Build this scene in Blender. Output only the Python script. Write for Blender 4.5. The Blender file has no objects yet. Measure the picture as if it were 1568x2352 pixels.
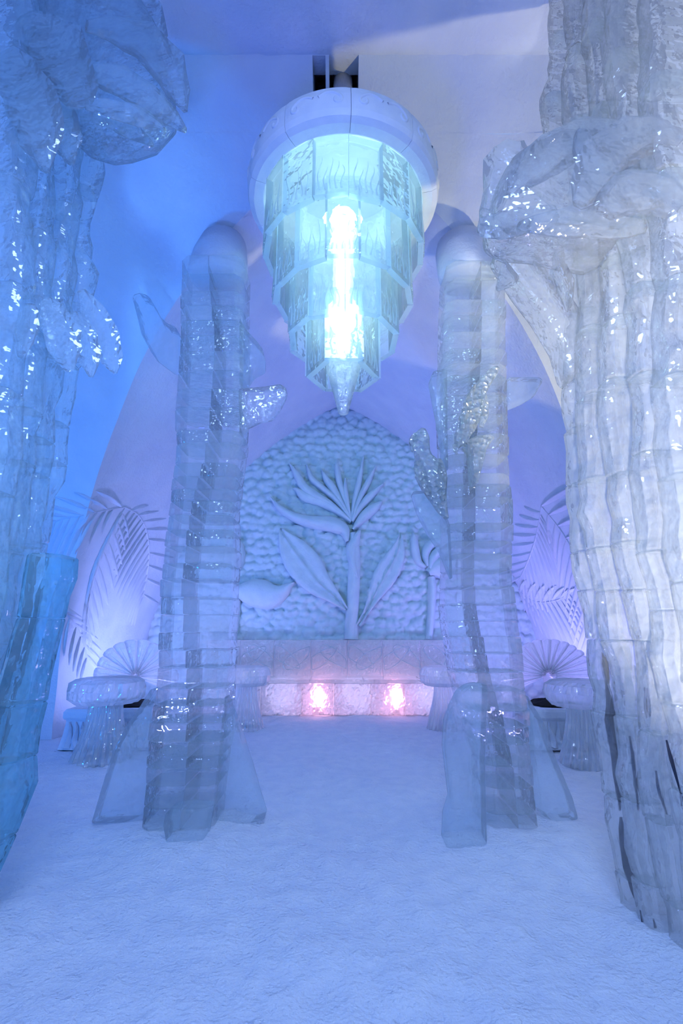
import bpy, bmesh, math, random
from mathutils import Vector, noise, Matrix
random.seed(7)
S = bpy.context.scene
COL = S.collection
# ------------------------------------------------------------------ camera
CAM_H, FPX, PITCH = 1.3, 1141.0, math.radians(13.03)
cam_d = bpy.data.cameras.new('camera'); cam = bpy.data.objects.new('camera', cam_d); COL.objects.link(cam)
cam_d.sensor_fit = 'VERTICAL'; cam_d.sensor_height = 36.0; cam_d.sensor_width = 24.0
cam_d.lens = FPX/2352*36.0; cam_d.clip_start = 0.02
cam.location = (0, 0, CAM_H); cam.rotation_euler = (math.pi/2+PITCH, 0, 0)
S.camera = cam
# ------------------------------------------------------------------ view, world, lamps
S.view_settings.view_transform = 'Standard'; S.view_settings.look = 'None'
S.view_settings.gamma = 1.0; S.view_settings.use_curve_mapping = False
S.view_settings.exposure = -0.08
S.cycles.max_bounces = 9; S.cycles.transmission_bounces = 8; S.cycles.transparent_max_bounces = 20
S.cycles.use_adaptive_sampling = True; S.cycles.adaptive_threshold = 0.1; S.cycles.adaptive_min_samples = 12
S.cycles.diffuse_bounces = 3; S.cycles.glossy_bounces = 2
S.cycles.caustics_refractive = True; S.cycles.caustics_reflective = False
S.cycles.sample_clamp_indirect = 6.0; S.cycles.blur_glossy = 0.6
W = bpy.data.worlds.new('hall_light'); S.world = W; W.use_nodes = True
W.node_tree.nodes['Background'].inputs[0].default_value = (0.36, 0.51, 0.95, 1)
W.node_tree.nodes['Background'].inputs[1].default_value = 0.85
def lamp(name, kind, loc, col, power, size=0.3, aim=None, spot=60, blend=0.3):
    d = bpy.data.lights.new(name, kind); d.color = col; d.energy = power
    if kind == 'AREA': d.shape = 'DISK'; d.size = size
    else: d.shadow_soft_size = size
    if kind == 'SPOT': d.spot_size = math.radians(spot); d.spot_blend = blend
    o = bpy.data.objects.new(name, d); COL.objects.link(o); o.location = loc
    if aim: o.rotation_euler = (Vector(aim)-Vector(loc)).to_track_quat('-Z', 'Y').to_euler()
    return o
# coloured floods for the light in the hall, fixtures unseen; some added as fill
lamp('blue_flood', 'SPOT', (-3.6, 2.0, 0.5), (0.0, 0.24, 1.0), 420, 0.15, (-3.4, 5.2, 3.4), 125, 0.8)
lamp('purple_flood', 'AREA', (-2.45, 7.3, 0.06), (0.36, 0.40, 1.0), 48, 0.5, (-2.5, 7.5, 3))
lamp('purple_flood', 'AREA', (2.45, 7.3, 0.06), (0.40, 0.34, 1.0), 48, 0.5, (2.5, 7.5, 3))
lamp('warm_flood', 'SPOT', (3.2, 2.5, 0.4), (1.0, 0.82, 0.44), 420, 0.06, (1.35, 3.95, 4.95), 44, 0.12)
lamp('pale_fill', 'SPOT', (0.9, 0.4, 0.4), (1.0, 0.94, 0.88), 1050, 0.15, (2.5, 2.4, 2.3), 66, 0.4)  # added fill beside the camera, brightens the right near tree
lamp('azure_fill', 'SPOT', (-0.9, 0.4, 0.4), (0.16, 0.52, 1.0), 260, 0.15, (-2.5, 2.4, 2.9), 56, 0.4)  # added fill, brightens and highlights the left near tree
lamp('teal_fill', 'SPOT', (0.25, 4.3, 4.6), (0.50, 1.0, 0.80), 90, 0.08, (0, 9.0, 2.6), 66, 0.5)  # added spot that tints the end wall relief teal
lamp('indigo_flood', 'SPOT', (-0.9, 0.6, 0.8), (0.08, 0.12, 1.0), 240, 0.3, (-1.1, 2.7, 6.0), 80, 0.8)
lamp('fill_downlight', 'SPOT', (0, -0.6, 4.9), (0.36, 0.53, 1.0), 640, 0.8, (0, 2.9, 0), 100, 0.6)  # added fill lamp above and behind the camera, lights the floor

# ------------------------------------------------------------------ geometry helpers
CP, SP = math.cos(PITCH), math.sin(PITCH)
def ray(px, py):
    u, v = px-784.0, 1176.0-py
    return Vector((u, FPX*CP - v*SP, FPX*SP + v*CP))
def at(px, py, Y):
    d = ray(px, py); t = Y/d.y
    return Vector((d.x*t, Y, CAM_H+d.z*t))
def onfloor(px, py, z=0.0):
    d = ray(px, py); t = (z-CAM_H)/d.z
    return Vector((d.x*t, d.y*t, z))
ARCH_H, ARCH_W, END_Y = 5.53, 3.5, 9.0
WALL_TAB = [(-0.6, 6.5), (0, 6.46), (0.7, 6.36), (2.16, 5.80), (3.4, 5.05), (4.0, 4.58), (5.0, 3.86), (6.02, 3.19), (7.0, 2.55)]
ARCH_R = (ARCH_H**2+ARCH_W**2)/(2*ARCH_W)
def arch_x(z): return max(0.0, math.sqrt(max(0, ARCH_R**2-z*z))-(ARCH_R-ARCH_W)) if z < ARCH_H else 0.0   # pointed arch of two arcs
def wall_y(z):
    T = WALL_TAB
    for i in range(1, len(T)-2):
        if z <= T[i+1][0] or i == len(T)-3:
            (z0, a), (z1, b), (z2, c), (z3, d) = T[i-1:i+3]
            h = z2-z1; t = (z-z1)/h; m1 = (c-a)/(z2-z0)*h; m2 = (d-b)/(z3-z1)*h
            return (2*t**3-3*t*t+1)*b+(t**3-2*t*t+t)*m1+(-2*t**3+3*t*t)*c+(t**3-t*t)*m2
def inside(p):
    if p.z < 0: return False
    if p.y < wall_y(p.z): return True
    return p.y < END_Y and abs(p.x) < arch_x(p.z)
def hit(px, py):
    d = ray(px, py).normalized(); o = Vector((0, 0, CAM_H)); t = 1.0
    while inside(o+d*t) and t < 20: t += 0.05
    a, b = t-0.05, t
    for _ in range(18):
        m = (a+b)/2
        if inside(o+d*m): a = m
        else: b = m
    return o+d*a
def hit_n(px, py):
    p = hit(px, py); q = hit(px+3, py); r = hit(px, py+3)
    n = (q-p).cross(r-p)
    if n.length < 1e-9: n = Vector((0, -1, 0))
    n.normalize()
    if n.dot(Vector((0, 0, CAM_H))-p) < 0: n = -n
    return p, n
def mesh(name, verts, faces, mats, parent=None, smooth=False, fm=None):
    me = bpy.data.meshes.new(name); me.from_pydata([tuple(v) for v in verts], [], faces)
    for m in (mats if isinstance(mats, (list, tuple)) else [mats]): me.materials.append(m)
    if fm: me.polygons.foreach_set('material_index', fm)
    bm = bmesh.new(); bm.from_mesh(me); bmesh.ops.recalc_face_normals(bm, faces=bm.faces); bm.to_mesh(me); bm.free()
    if smooth: me.polygons.foreach_set('use_smooth', [True]*len(me.polygons))
    me.update()
    o = bpy.data.objects.new(name, me); COL.objects.link(o)
    if parent: o.parent = parent
    return o
def inst(src, parent, M=None):
    o = src.copy(); COL.objects.link(o); o.parent = parent
    if M is not None: o.matrix_basis = M
    return o
def thing(name, label, cat, loc=(0, 0, 0), group=None):
    o = bpy.data.objects.new(name, None); COL.objects.link(o); o.location = loc
    o['label'] = label; o['category'] = cat
    if group: o['group'] = group
    return o
def tag(o, label, cat, group=None):
    o['label'] = label; o['category'] = cat
    if group: o['group'] = group
    return o
def struct(o, label=None):
    o['kind'] = 'structure'
    if label: o['label'] = label
    return o
def bevel(o, w, seg=2):
    m = o.modifiers.new('bevel', 'BEVEL'); m.width = w; m.segments = seg; m.limit_method = 'ANGLE'; m.angle_limit = 0.5
    return o
def loc_pts(pts, parent):   # world points to the parent's space (parents are only translated)
    L = parent.location if parent else Vector((0, 0, 0))
    return [Vector(p)-L for p in pts]
# world-space ring loft; rings = lists of equal length
def loft(name, rings, mats, parent, cap=True, smooth=False, capmat=0, midmat=None):
    n = len(rings[0]); V = []; F = []; fm = []
    off = parent.location if parent else Vector((0, 0, 0))
    for r in rings: V += [Vector(p)-off for p in r]
    for i in range(len(rings)-1):
        for j in range(n):
            F.append((i*n+j, i*n+(j+1) % n, (i+1)*n+(j+1) % n, (i+1)*n+j)); fm.append(0)
    if cap:
        F.append(tuple(range(n))); F.append(tuple(range((len(rings)-1)*n, len(rings)*n))); fm += [capmat]*2
    return mesh(name, V, F, mats, parent, smooth, fm)
def prism_px(name, outline, Y0, Y1, mats, parent, bev=0.015, seg=2, jit=0.0):
    f = []; b = []
    for (x, y) in outline:
        p = at(x, y, Y0); p += Vector((random.uniform(-jit, jit), random.uniform(-jit, jit), random.uniform(-jit, jit)))
        f.append(p); b.append(Vector((p.x, Y1, p.z)))
    o = loft(name, [f, b], mats, parent)
    if bev: bevel(o, bev, seg)
    return o
# raised strip on a surface: list of (p, n, half-width); profile pts (t, h)
def strip(name, pts, prof, mat, parent, ripple=None, smooth=True, sink=0.02):
    V = []; F = []; m = len(prof); N = len(pts)
    off = parent.location if parent else Vector((0, 0, 0))
    for i, (p, n, w) in enumerate(pts):
        a = pts[max(0, i-1)][0]; b = pts[min(N-1, i+1)][0]
        t = (b-a).normalized(); s = n.cross(t).normalized()
        for (u, h) in prof:
            hh = h*min(1.0, 0.25+w/0.05) if w < 0.05 else h
            if ripple: hh += ripple(i/(N-1), u)*(1-abs(u))
            V.append(p+s*(u*w)+n*(hh - (sink if abs(u) > 0.99 else 0))-off)
    for i in range(N-1):
        for j in range(m-1):
            a = i*m+j; F.append((a, a+1, a+m+1, a+m))
    return mesh(name, V, F, mat, parent, smooth)
def smooth_path(pts, n):
    # Catmull-Rom through tuples
    P = [Vector(p) for p in pts]; P = [2*P[0]-P[1]]+P+[2*P[-1]-P[-2]]
    out = []; segs = len(P)-3
    for k in range(n):
        s = k/(n-1)*segs; i = min(int(s), segs-1); t = s-i
        a, b, c, d = P[i:i+4]
        out.append(0.5*((2*b)+(c-a)*t+(2*a-5*b+4*c-d)*t*t+(3*b-a-3*c+d)*t**3))
    return out
# faceted crystal limb: path of world points with radii (rx across, ry deep)
def limb(name, pts, mat, parent, seg=7, jit=0.12, smooth=False, n=None, up=(0, 1, 0)):
    if n: pts = [(Vector(q[:3]), q[3], q[4]) for q in smooth_path5([(p.x, p.y, p.z, a, b) for p, a, b in pts], n)]
    rings = []; N = len(pts)
    for i, (p, rx, ry) in enumerate(pts):
        a = pts[max(0, i-1)][0]; b = pts[min(N-1, i+1)][0]
        t = (b-a).normalized(); u = Vector(up); s = t.cross(u)
        if s.length < 1e-4: s = Vector((1, 0, 0))
        s.normalize(); d = s.cross(t).normalized()
        rings.append([p+s*(rx*math.cos(2*math.pi*k/seg)*(1+random.uniform(-jit, jit)))+d*(ry*math.sin(2*math.pi*k/seg)*(1+random.uniform(-jit, jit))) for k in range(seg)])
    return loft(name, rings, mat, parent, smooth=smooth)
def smooth_path5(pts, n):
    P = [list(p) for p in pts]; P = [[2*a-b for a, b in zip(P[0], P[1])]]+P+[[2*a-b for a, b in zip(P[-1], P[-2])]]
    out = []; segs = len(P)-3
    for k in range(n):
        s = k/(n-1)*segs; i = min(int(s), segs-1); t = s-i
        q = [0.5*((2*b)+(c-a)*t+(2*a-5*b+4*c-d)*t*t+(3*b-a-3*c+d)*t**3) for a, b, c, d in zip(*P[i:i+4])]
        q[3] = max(q[3], 0.004); q[4] = max(q[4], 0.004); out.append(q)
    return out
def interp(tab, y):
    if y <= tab[0][0]: return tab[0][1]
    for (a, va), (b, vb) in zip(tab, tab[1:]):
        if y <= b: return va+(vb-va)*(y-a)/(b-a)
    return tab[-1][1]

# ------------------------------------------------------------------ materials
def nodes(name):
    m = bpy.data.materials.new(name); m.use_nodes = True
    return m, m.node_tree.nodes, m.node_tree.links
def snow_mat(name, col=(0.86, 0.90, 0.95), scale=30.0, strength=0.35, dist=0.02, big=2.5, bigd=0.05, sheen=0.6):
    m, N, L = nodes(name); P = N['Principled BSDF']
    tc = N.new('ShaderNodeTexCoord')
    n1 = N.new('ShaderNodeTexNoise'); n1.inputs['Scale'].default_value = scale; n1.inputs['Detail'].default_value = 3
    n2 = N.new('ShaderNodeTexNoise'); n2.inputs['Scale'].default_value = big; n2.inputs['Detail'].default_value = 2
    b1 = N.new('ShaderNodeBump'); b1.inputs['Strength'].default_value = strength; b1.inputs['Distance'].default_value = dist
    b2 = N.new('ShaderNodeBump'); b2.inputs['Strength'].default_value = 0.5; b2.inputs['Distance'].default_value = bigd
    r = N.new('ShaderNodeValToRGB')
    r.color_ramp.elements[0].position = 0.3; r.color_ramp.elements[1].position = 0.7
    r.color_ramp.elements[0].color = (col[0]*0.90, col[1]*0.92, col[2]*0.96, 1); r.color_ramp.elements[1].color = (*col, 1)
    for n in (n1, n2): L.new(tc.outputs['Object'], n.inputs['Vector'])
    L.new(n1.outputs['Fac'], b1.inputs['Height']); L.new(n2.outputs['Fac'], b2.inputs['Height'])
    L.new(b2.outputs['Normal'], b1.inputs['Normal']); L.new(b1.outputs['Normal'], P.inputs['Normal'])
    L.new(n2.outputs['Fac'], r.inputs['Fac']); L.new(r.outputs['Color'], P.inputs['Base Color'])
    P.inputs['Roughness'].default_value = 0.75; P.inputs['Specular IOR Level'].default_value = 0.25
    return m
def ice_mat(name, col=(0.88, 0.96, 1.0), milky=0.22, clear=0.25, rough=0.06, ior=1.22, bump=0.5, scale=9.0, dist=0.03, fine=40.0, vor=0.0, glossy=0.06):
    """clear ice: refraction and clear passage, a little gloss, a little white cloudiness"""
    m, N, L = nodes(name); N.remove(N['Principled BSDF']); out = N['Material Output']
    geo = N.new('ShaderNodeNewGeometry')
    if vor: n1 = N.new('ShaderNodeTexVoronoi'); n1.inputs['Scale'].default_value = vor; hs = n1.outputs['Distance']
    else: n1 = N.new('ShaderNodeTexNoise'); n1.inputs['Scale'].default_value = scale; n1.inputs['Detail'].default_value = 2.0; n1.inputs['Roughness'].default_value = 0.55; hs = n1.outputs['Fac']
    b1 = N.new('ShaderNodeBump'); b1.inputs['Strength'].default_value = bump; b1.inputs['Distance'].default_value = dist
    L.new(geo.outputs['Position'], n1.inputs['Vector']); L.new(hs, b1.inputs['Height'])
    rf = N.new('ShaderNodeBsdfRefraction'); rf.inputs['Color'].default_value = (*col, 1); rf.inputs['Roughness'].default_value = rough; rf.inputs['IOR'].default_value = ior
    gl = N.new('ShaderNodeBsdfGlossy'); gl.inputs['Color'].default_value = (1, 1, 1, 1); gl.inputs['Roughness'].default_value = rough+0.06
    tr = N.new('ShaderNodeBsdfTransparent'); tr.inputs[0].default_value = (*[c**0.5 for c in col], 1)
    df = N.new('ShaderNodeBsdfDiffuse'); df.inputs[0].default_value = (*col, 1)
    tl = N.new('ShaderNodeBsdfTranslucent'); tl.inputs[0].default_value = (*col, 1)
    for n in (rf, gl, df): L.new(b1.outputs['Normal'], n.inputs['Normal'])
    def mix(f, a, b):
        x = N.new('ShaderNodeMixShader'); x.inputs[0].default_value = f; L.new(a.outputs[0], x.inputs[1]); L.new(b.outputs[0], x.inputs[2]); return x
    body = mix(clear, rf, tr); cloud = mix(0.5, df, tl)
    L.new(mix(glossy, mix(milky, body, cloud), gl).outputs[0], out.inputs[0])
    return m
def emit_mat(name, col, strength):
    m, N, L = nodes(name); P = N['Principled BSDF']
    P.inputs['Base Color'].default_value = (0.9, 0.9, 0.9, 1)
    P.inputs['Emission Color'].default_value = (*col, 1); P.inputs['Emission Strength'].default_value = strength
    return m
def plain(name, col, rough=0.8, scale=40, bump=0.4):
    m, N, L = nodes(name); P = N['Principled BSDF']
    n1 = N.new('ShaderNodeTexNoise'); n1.inputs['Scale'].default_value = scale; n1.inputs['Detail'].default_value = 5
    r = N.new('ShaderNodeValToRGB'); r.color_ramp.elements[0].color = (*[c*0.7 for c in col], 1); r.color_ramp.elements[1].color = (*col, 1)
    b = N.new('ShaderNodeBump'); b.inputs['Strength'].default_value = bump; b.inputs['Distance'].default_value = 0.01
    L.new(n1.outputs['Fac'], r.inputs[0]); L.new(r.outputs[0], P.inputs['Base Color']); L.new(n1.outputs['Fac'], b.inputs['Height']); L.new(b.outputs[0], P.inputs['Normal'])
    P.inputs['Roughness'].default_value = rough
    return m
SNOW = snow_mat('packed_snow', (0.74, 0.82, 0.93))
FLOOR = snow_mat('trodden_snow', (0.78, 0.85, 0.94), 55, 0.9, 0.014, 9, 0.05)
CARVED = snow_mat('carved_snow', (0.66, 0.80, 0.86), 45, 0.3, 0.01, 6, 0.02)
RINGSNOW = snow_mat('moulded_snow', (0.86, 0.93, 0.96), 60, 0.2, 0.006, 8, 0.01)
ICE = ice_mat('clear_ice', (0.97, 0.99, 1.0), 0.09, 0.70, 0.02, 1.18, 0.5, 7.0, 0.05)
ICE_V = [ICE, ice_mat('cloudy_ice', (0.97, 0.99, 1.0), 0.22, 0.62, 0.04, 1.15, 0.5, 9.0, 0.04), ice_mat('rippled_ice', (0.94, 0.99, 0.985), 0.11, 0.45, 0.02, 1.12, 0.9, 11.0, 0.05)]
ICE_NEAR = ice_mat('chiselled_ice', (0.965, 0.99, 1.0), 0.18, 0.45, 0.03, 1.22, 0.8, 9.0, 0.05, glossy=0.09)
ICE_BLUE = ice_mat('deep_blue_ice', (0.87, 0.97, 1.0), 0.21, 0.45, 0.03, 1.22, 0.8, 9.0, 0.05, glossy=0.08)
ICE_PANEL = ice_mat('polished_ice_panel', (0.90, 0.98, 1.0), 0.16, 0.55, 0.03, 1.15, 0.5, 10, 0.03)
ICE_CARVED = ice_mat('carved_ice', (0.96, 0.97, 1.0), 0.58, 0.35, 0.05, 1.2, 0.9, 14, 0.04)
ICE_ROUGH = ice_mat('feathered_ice', (0.90, 0.98, 0.98), 0.36, 0.45, 0.03, 1.14, 1.0, 20, 0.05, vor=26, glossy=0.20)
JOINT = ice_mat('welded_ice_joint', (0.92, 0.98, 0.985), 0.16, 0.80, 0.1, 1.1, 0.4, 20, 0.02, glossy=0.02)
FROST = ice_mat('frosted_ice_edge', (0.84, 0.95, 0.98), 0.35, 0.60, 0.2, 1.12, 0.4, 20, 0.02, glossy=0.03)
FIN = ice_mat('frosted_root_ice', (0.86, 0.95, 0.99), 0.17, 0.62, 0.05, 1.12, 0.8, 8, 0.04, glossy=0.05)
ICE_TABLE = ice_mat('table_ice', (0.93, 0.98, 1.0), 0.34, 0.45, 0.03, 1.14, 0.8, 11, 0.04, glossy=0.13)
ICE_FRONT = ice_mat('bench_front_ice', (0.95, 0.97, 1.0), 0.36, 0.12, 0.06, 1.3, 1.0, 9, 0.09)
BLACK = plain('black_hide', (0.006, 0.006, 0.008), 0.9, 60, 0.8)
STEEL = plain('frosted_steel', (0.45, 0.47, 0.52), 0.6, 20, 0.3)
GLOW = emit_mat('chandelier_light', (0.80, 0.97, 1.0), 4.5)
PINK = emit_mat('pink_bench_light', (1.0, 0.36, 0.46), 13.0)

# ------------------------------------------------------------------ room shell
XS = 7.0
def fbm(x, y, z, s): return noise.fractal(Vector((x, y, z))*s, 1.0, 2.0, 4)
# floor
def floor_h(x, y):
    h = 0.020*fbm(x, y, 0, 1.6)+0.012*fbm(x, y, 5, 6.0)+0.006*fbm(x, y, 9, 18.0)
    for (cx, cy, r, a) in ((-1.05, 3.72, 0.55, 0.05), (1.13, 3.72, 0.6, 0.05), (1.9, 2.5, 0.6, 0.06), (-1.9, 2.5, 0.6, 0.06)):
        d = math.hypot(x-cx, y-cy)
        h += a*math.exp(-(d/r)**4)
    return h-0.03
nx, ny = 230, 230
V = []; F = []
for j in range(ny+1):
    y = 9.3-16.3*(1-j/ny)**1.35
    for i in range(nx+1):
        x = -XS+2*XS*(0.5+0.5*math.copysign(abs(2*i/nx-1)**1.3, 2*i/nx-1))
        V.append((x, y, floor_h(x, y)))
for j in range(ny):
    for i in range(nx):
        a = j*(nx+1)+i; F.append((a, a+1, a+nx+2, a+nx+1))
struct(mesh('floor', V, F, FLOOR, None, True), 'trodden snow floor of the hall')
# leaning back wall of the hall with the pointed opening and the two holes under the ridge
TOPZ = 6.02
holes = [(-0.245, -0.135, 5.72, 5.99), (-0.105, 0.145, 5.66, 6.02)]
V = []; F = []
rows = 64
for s in (-1, 1):
    base = len(V); cols = 40
    for j in range(rows+1):
        z = -0.1+(ARCH_H+0.1)*j/rows
        for i in range(cols+1):
            a = arch_x(max(z, 0)); x = a+(XS-a)*(i/cols)**1.5
            d = 0.02*fbm(x*s, 3, z, 1.3)*min(1, i/4)
            V.append((s*x, wall_y(z)+d, z))
    for j in range(rows):
        for i in range(cols):
            a = base+j*(cols+1)+i; F.append((a, a+1, a+cols+2, a+cols+1))
xs = sorted(set([-XS, -4, -2, -1, -0.5, 0.5, 1, 2, 4, XS]+[h[0] for h in holes]+[h[1] for h in holes]+[-0.19, 0.02, -0.06, 0.1]))
zs = sorted(set([ARCH_H, 5.6, 5.66, 5.72, 5.85, 5.93, 5.99, 6.02]))
base = len(V)
for z in zs:
    for x in xs: V.append((x, wall_y(z), z))
for j in range(len(zs)-1):
    for i in range(len(xs)-1):
        xc, zc = (xs[i]+xs[i+1])/2, (zs[j]+zs[j+1])/2
        if any(h[0] < xc < h[1] and h[2] < zc < h[3] for h in holes): continue
        a = base+j*len(xs)+i; F.append((a, a+1, a+len(xs)+1, a+len(xs)))
struct(mesh('wall_back', V, F, SNOW, None, True), 'leaning snow wall around the pointed alcove opening')
for h in holes:   # pockets behind the holes
    p = [(h[0], wall_y(h[2])), (h[1], wall_y(h[2]))]
    V = []
    for (x, z, dy) in ((h[0], h[2], 0), (h[1], h[2], 0), (h[1], h[3], 0), (h[0], h[3], 0)): V.append((x, wall_y(z), z))
    for (x, z) in ((h[0], h[2]+0.1), (h[1], h[2]+0.1), (h[1], h[3]+0.7), (h[0], h[3]+0.7)): V.append((x, wall_y(h[2])+0.55, z))
    struct(mesh('trim_1' if h is holes[0] else 'trim_2', V, [(0, 1, 5, 4), (1, 2, 6, 5), (2, 3, 7, 6), (3, 0, 4, 7), (4, 5, 6, 7)], SNOW), 'dark hole at the ceiling seam beside the chandelier pole')
# alcove vault halves
for s, nm in ((-1, 'wall_left'), (1, 'wall_right')):
    V = []; F = []; rr, cc = 90, 60
    for j in range(rr+1):
        q = j/rr; z = -0.1+(ARCH_H+0.1)*(1-(1-q)**1.6)
        for i in range(cc+1):
            y = wall_y(z)+(END_Y+0.15-wall_y(z))*i/cc
            x = arch_x(max(z, 0))
            d = 0.018*fbm(x*s, y, z, 1.1)*min(1, i/5)*min(1, (rr-j)/6)
            V.append((s*(x+d), y, z))
    for j in range(rr):
        for i in range(cc):
            a = j*(cc+1)+i; F.append((a, a+1, a+cc+2, a+cc+1))
    struct(mesh(nm, V, F, SNOW, None, True), 'curved snow side of the alcove vault')
# end wall with scooped dimples
import numpy as np
rng = np.random.default_rng(3)
NX, NZ = 330, 260
gx = np.linspace(-3.75, 3.75, NX+1); gz = np.linspace(-0.1, 5.75, NZ+1)
cell = 0.155
pts = []
nxc, nzc = int(7.8/cell), int(6.2/(cell*0.92))
for j in range(nzc):
    for i in range(nxc):
        pts.append((-3.9+(i+0.5*(j % 2)+rng.uniform(-.36, .36))*cell, -0.2+(j+rng.uniform(-.36, .36))*cell*0.92))
pts = np.array(pts)
DEP = rng.uniform(0.030, 0.050, len(pts)); TX = rng.uniform(-0.22, 0.22, len(pts)); TZ = rng.uniform(0.10, 0.42, len(pts))
X, Z = np.meshgrid(gx, gz)
H = np.zeros_like(X)
for j in range(NZ+1):
    zrow = gz[j]; sel = pts[np.abs(pts[:, 1]-zrow) < 0.3]
    dx = X[j][:, None]-sel[:, 0][None]; dz = (zrow-sel[:, 1])[None]
    d = np.sqrt(dx**2+(dz*1.15)**2); k = np.argmin(d, axis=1)
    dm = d[np.arange(NX+1), k]; dzz = dz[0][k]; dxx = dx[np.arange(NX+1), k]; ii = np.nonzero(np.abs(pts[:, 1]-zrow) < 0.3)[0][k]
    # shallow scoops, each tilted a little its own way, so that neighbours meet in sharp crescents
    H[j] = DEP[ii]*np.clip(1-(dm/0.095)**2, -0.6, 1)+TX[ii]*dxx+TZ[ii]*dzz
H = 0.05-H
V = [(float(X[j, i]), END_Y-0.02+float(H[j, i])-0.02, float(Z[j, i])) for j in range(NZ+1) for i in range(NX+1)]
F = [(j*(NX+1)+i, j*(NX+1)+i+1, (j+1)*(NX+1)+i+1, (j+1)*(NX+1)+i) for j in range(NZ) for i in range(NX)]
struct(mesh('wall_end', V, F, CARVED, None, True), 'pointed end wall carved with rows of scooped snow scales')
# ceiling slab nearer than the seam, with a ragged lip
V = []; F = []; n = 160
for i in range(n+1):
    x = -XS+2*XS*i/n
    rag = 0.012*fbm(x*6, 1, 0, 2.0)+(0.02*max(0, fbm(x*14, 2, 0, 2.0)) if x < 0 else 0)
    yr = wall_y(TOPZ)
    for (y, z) in ((yr+0.20, 6.03), (yr-0.03, 5.985-rag), (yr-0.10, 5.97), (1.6, 5.93), (0, 5.75), (-3, 5.2)): V.append((x, y, z))
hole_i = [i for i in range(n) if -0.08 < (-XS+2*XS*(i+0.5)/n) < 0.08]
for i in range(n):
    for k in range(5):
        a = i*6+k; F.append((a, a+1, a+7, a+6))
struct(mesh('ceiling', V, F, SNOW, None, True), 'smooth snow ceiling in front of the seam')
for s, nm in ((-1, 'wall_far_left'), (1, 'wall_far_right')):
    x = s*(XS-0.01)
    struct(mesh(nm, [(x, -3, -0.1), (x, 6.6, -0.1), (x, 3.2, 6.1), (x, -3, 5.3)], [(0, 1, 2, 3)], SNOW))

# ------------------------------------------------------------------ chandelier
CX, CY = 0.012, 3.2
ch = thing('chandelier', 'tiered ice panel chandelier glowing under a carved snow ring', 'chandelier', (CX, CY, 2.74))
ZB, ZT, RO, RI = 4.43, 4.72, 0.725, 0.585
def cyl(r, ang, z): return Vector((CX+r*math.sin(ang), CY-r*math.cos(ang), z))
nb = 10
for b in range(nb):      # ring of snow blocks
    a0 = 2*math.pi*(b+0.08)/nb+0.02; a1 = a0+2*math.pi/nb-0.004
    rings = []
    for k in range(15):
        a = a0+(a1-a0)*k/14
        e = 0.003 if k in (0, 14) else 0
        prof = [(RI, ZB+0.05), (RI+0.005, ZB+0.012), (RI+0.02, ZB+e), (RO-0.05, ZB+e), (RO-0.012-e, ZB+0.018), (RO-e, ZB+0.06), (RO-e, ZT-0.11), (RO-0.012-e, ZT-0.05), (RO-0.04-e, ZT-0.012), (RO-0.09, ZT-e), (0.46, ZT+0.05), (0.46, ZB+0.10)]
        rings.append([cyl(r, a, z) for r, z in prof])
    o = loft('ring_block', rings, RINGSNOW, ch, smooth=False)
    # scroll carved on the rim
    am = (a0+a1)/2
    for s in (-1, 1):
        path = []
        for k in range(22):
            q = k/21
            if q < 0.55:
                u = 0.02+q/0.55*0.135; h = 0.155+0.028*math.sin(q/0.55*math.pi*0.9)
            else:
                f = (q-0.55)/0.45; rad = 0.036*(1-0.45*f); th = math.pi/2-f*math.pi*1.7
                u = 0.155+rad*math.cos(th)*1.0; h = 0.122+rad*math.sin(th)
            path.append((u*s, h))
        pr = []
        for (u, h) in path:
            aa = am+u/RO*0.92; p = cyl(RO-0.004, aa, ZB+0.01+h); nrm = Vector((math.sin(aa), -math.cos(aa), 0)); pr.append((p, nrm, 0.013))
        strip('scroll', pr, [(-1, 0), (-0.6, 0.018), (0, 0.024), (0.6, 0.018), (1, 0)], RINGSNOW, o, None, True, 0.008).location = (0, 0, 0)
for o in [c for c in bpy.data.objects if c.name.startswith('scroll')]:   # strip() wrote world points
    for v in o.data.vertices: v.co -= ch.location
# domed snow cap above the ring and the steel pole
rings = []
for (r, z) in ((0.47, 4.74), (0.40, 4.86), (0.30, 4.95), (0.18, 5.01), (0.12, 5.03)):
    rings.append([cyl(r*(1+0.02*math.sin(5*a)), a, z) for a in [2*math.pi*k/32 for k in range(32)]])
loft('snow_dome', rings, RINGSNOW, ch, smooth=True)
rings = [[cyl(r, 2*math.pi*k/20, z)+Vector((0, 0.30*max(0, z-5.2), 0)) for k in range(20)] for (r, z) in ((0.105, 5.0), (0.108, 5.2), (0.108, 5.5), (0.104, 5.75), (0.085, 5.86), (0.080, 6.30))]
loft('support_pole', rings, STEEL, ch, smooth=True)
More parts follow.
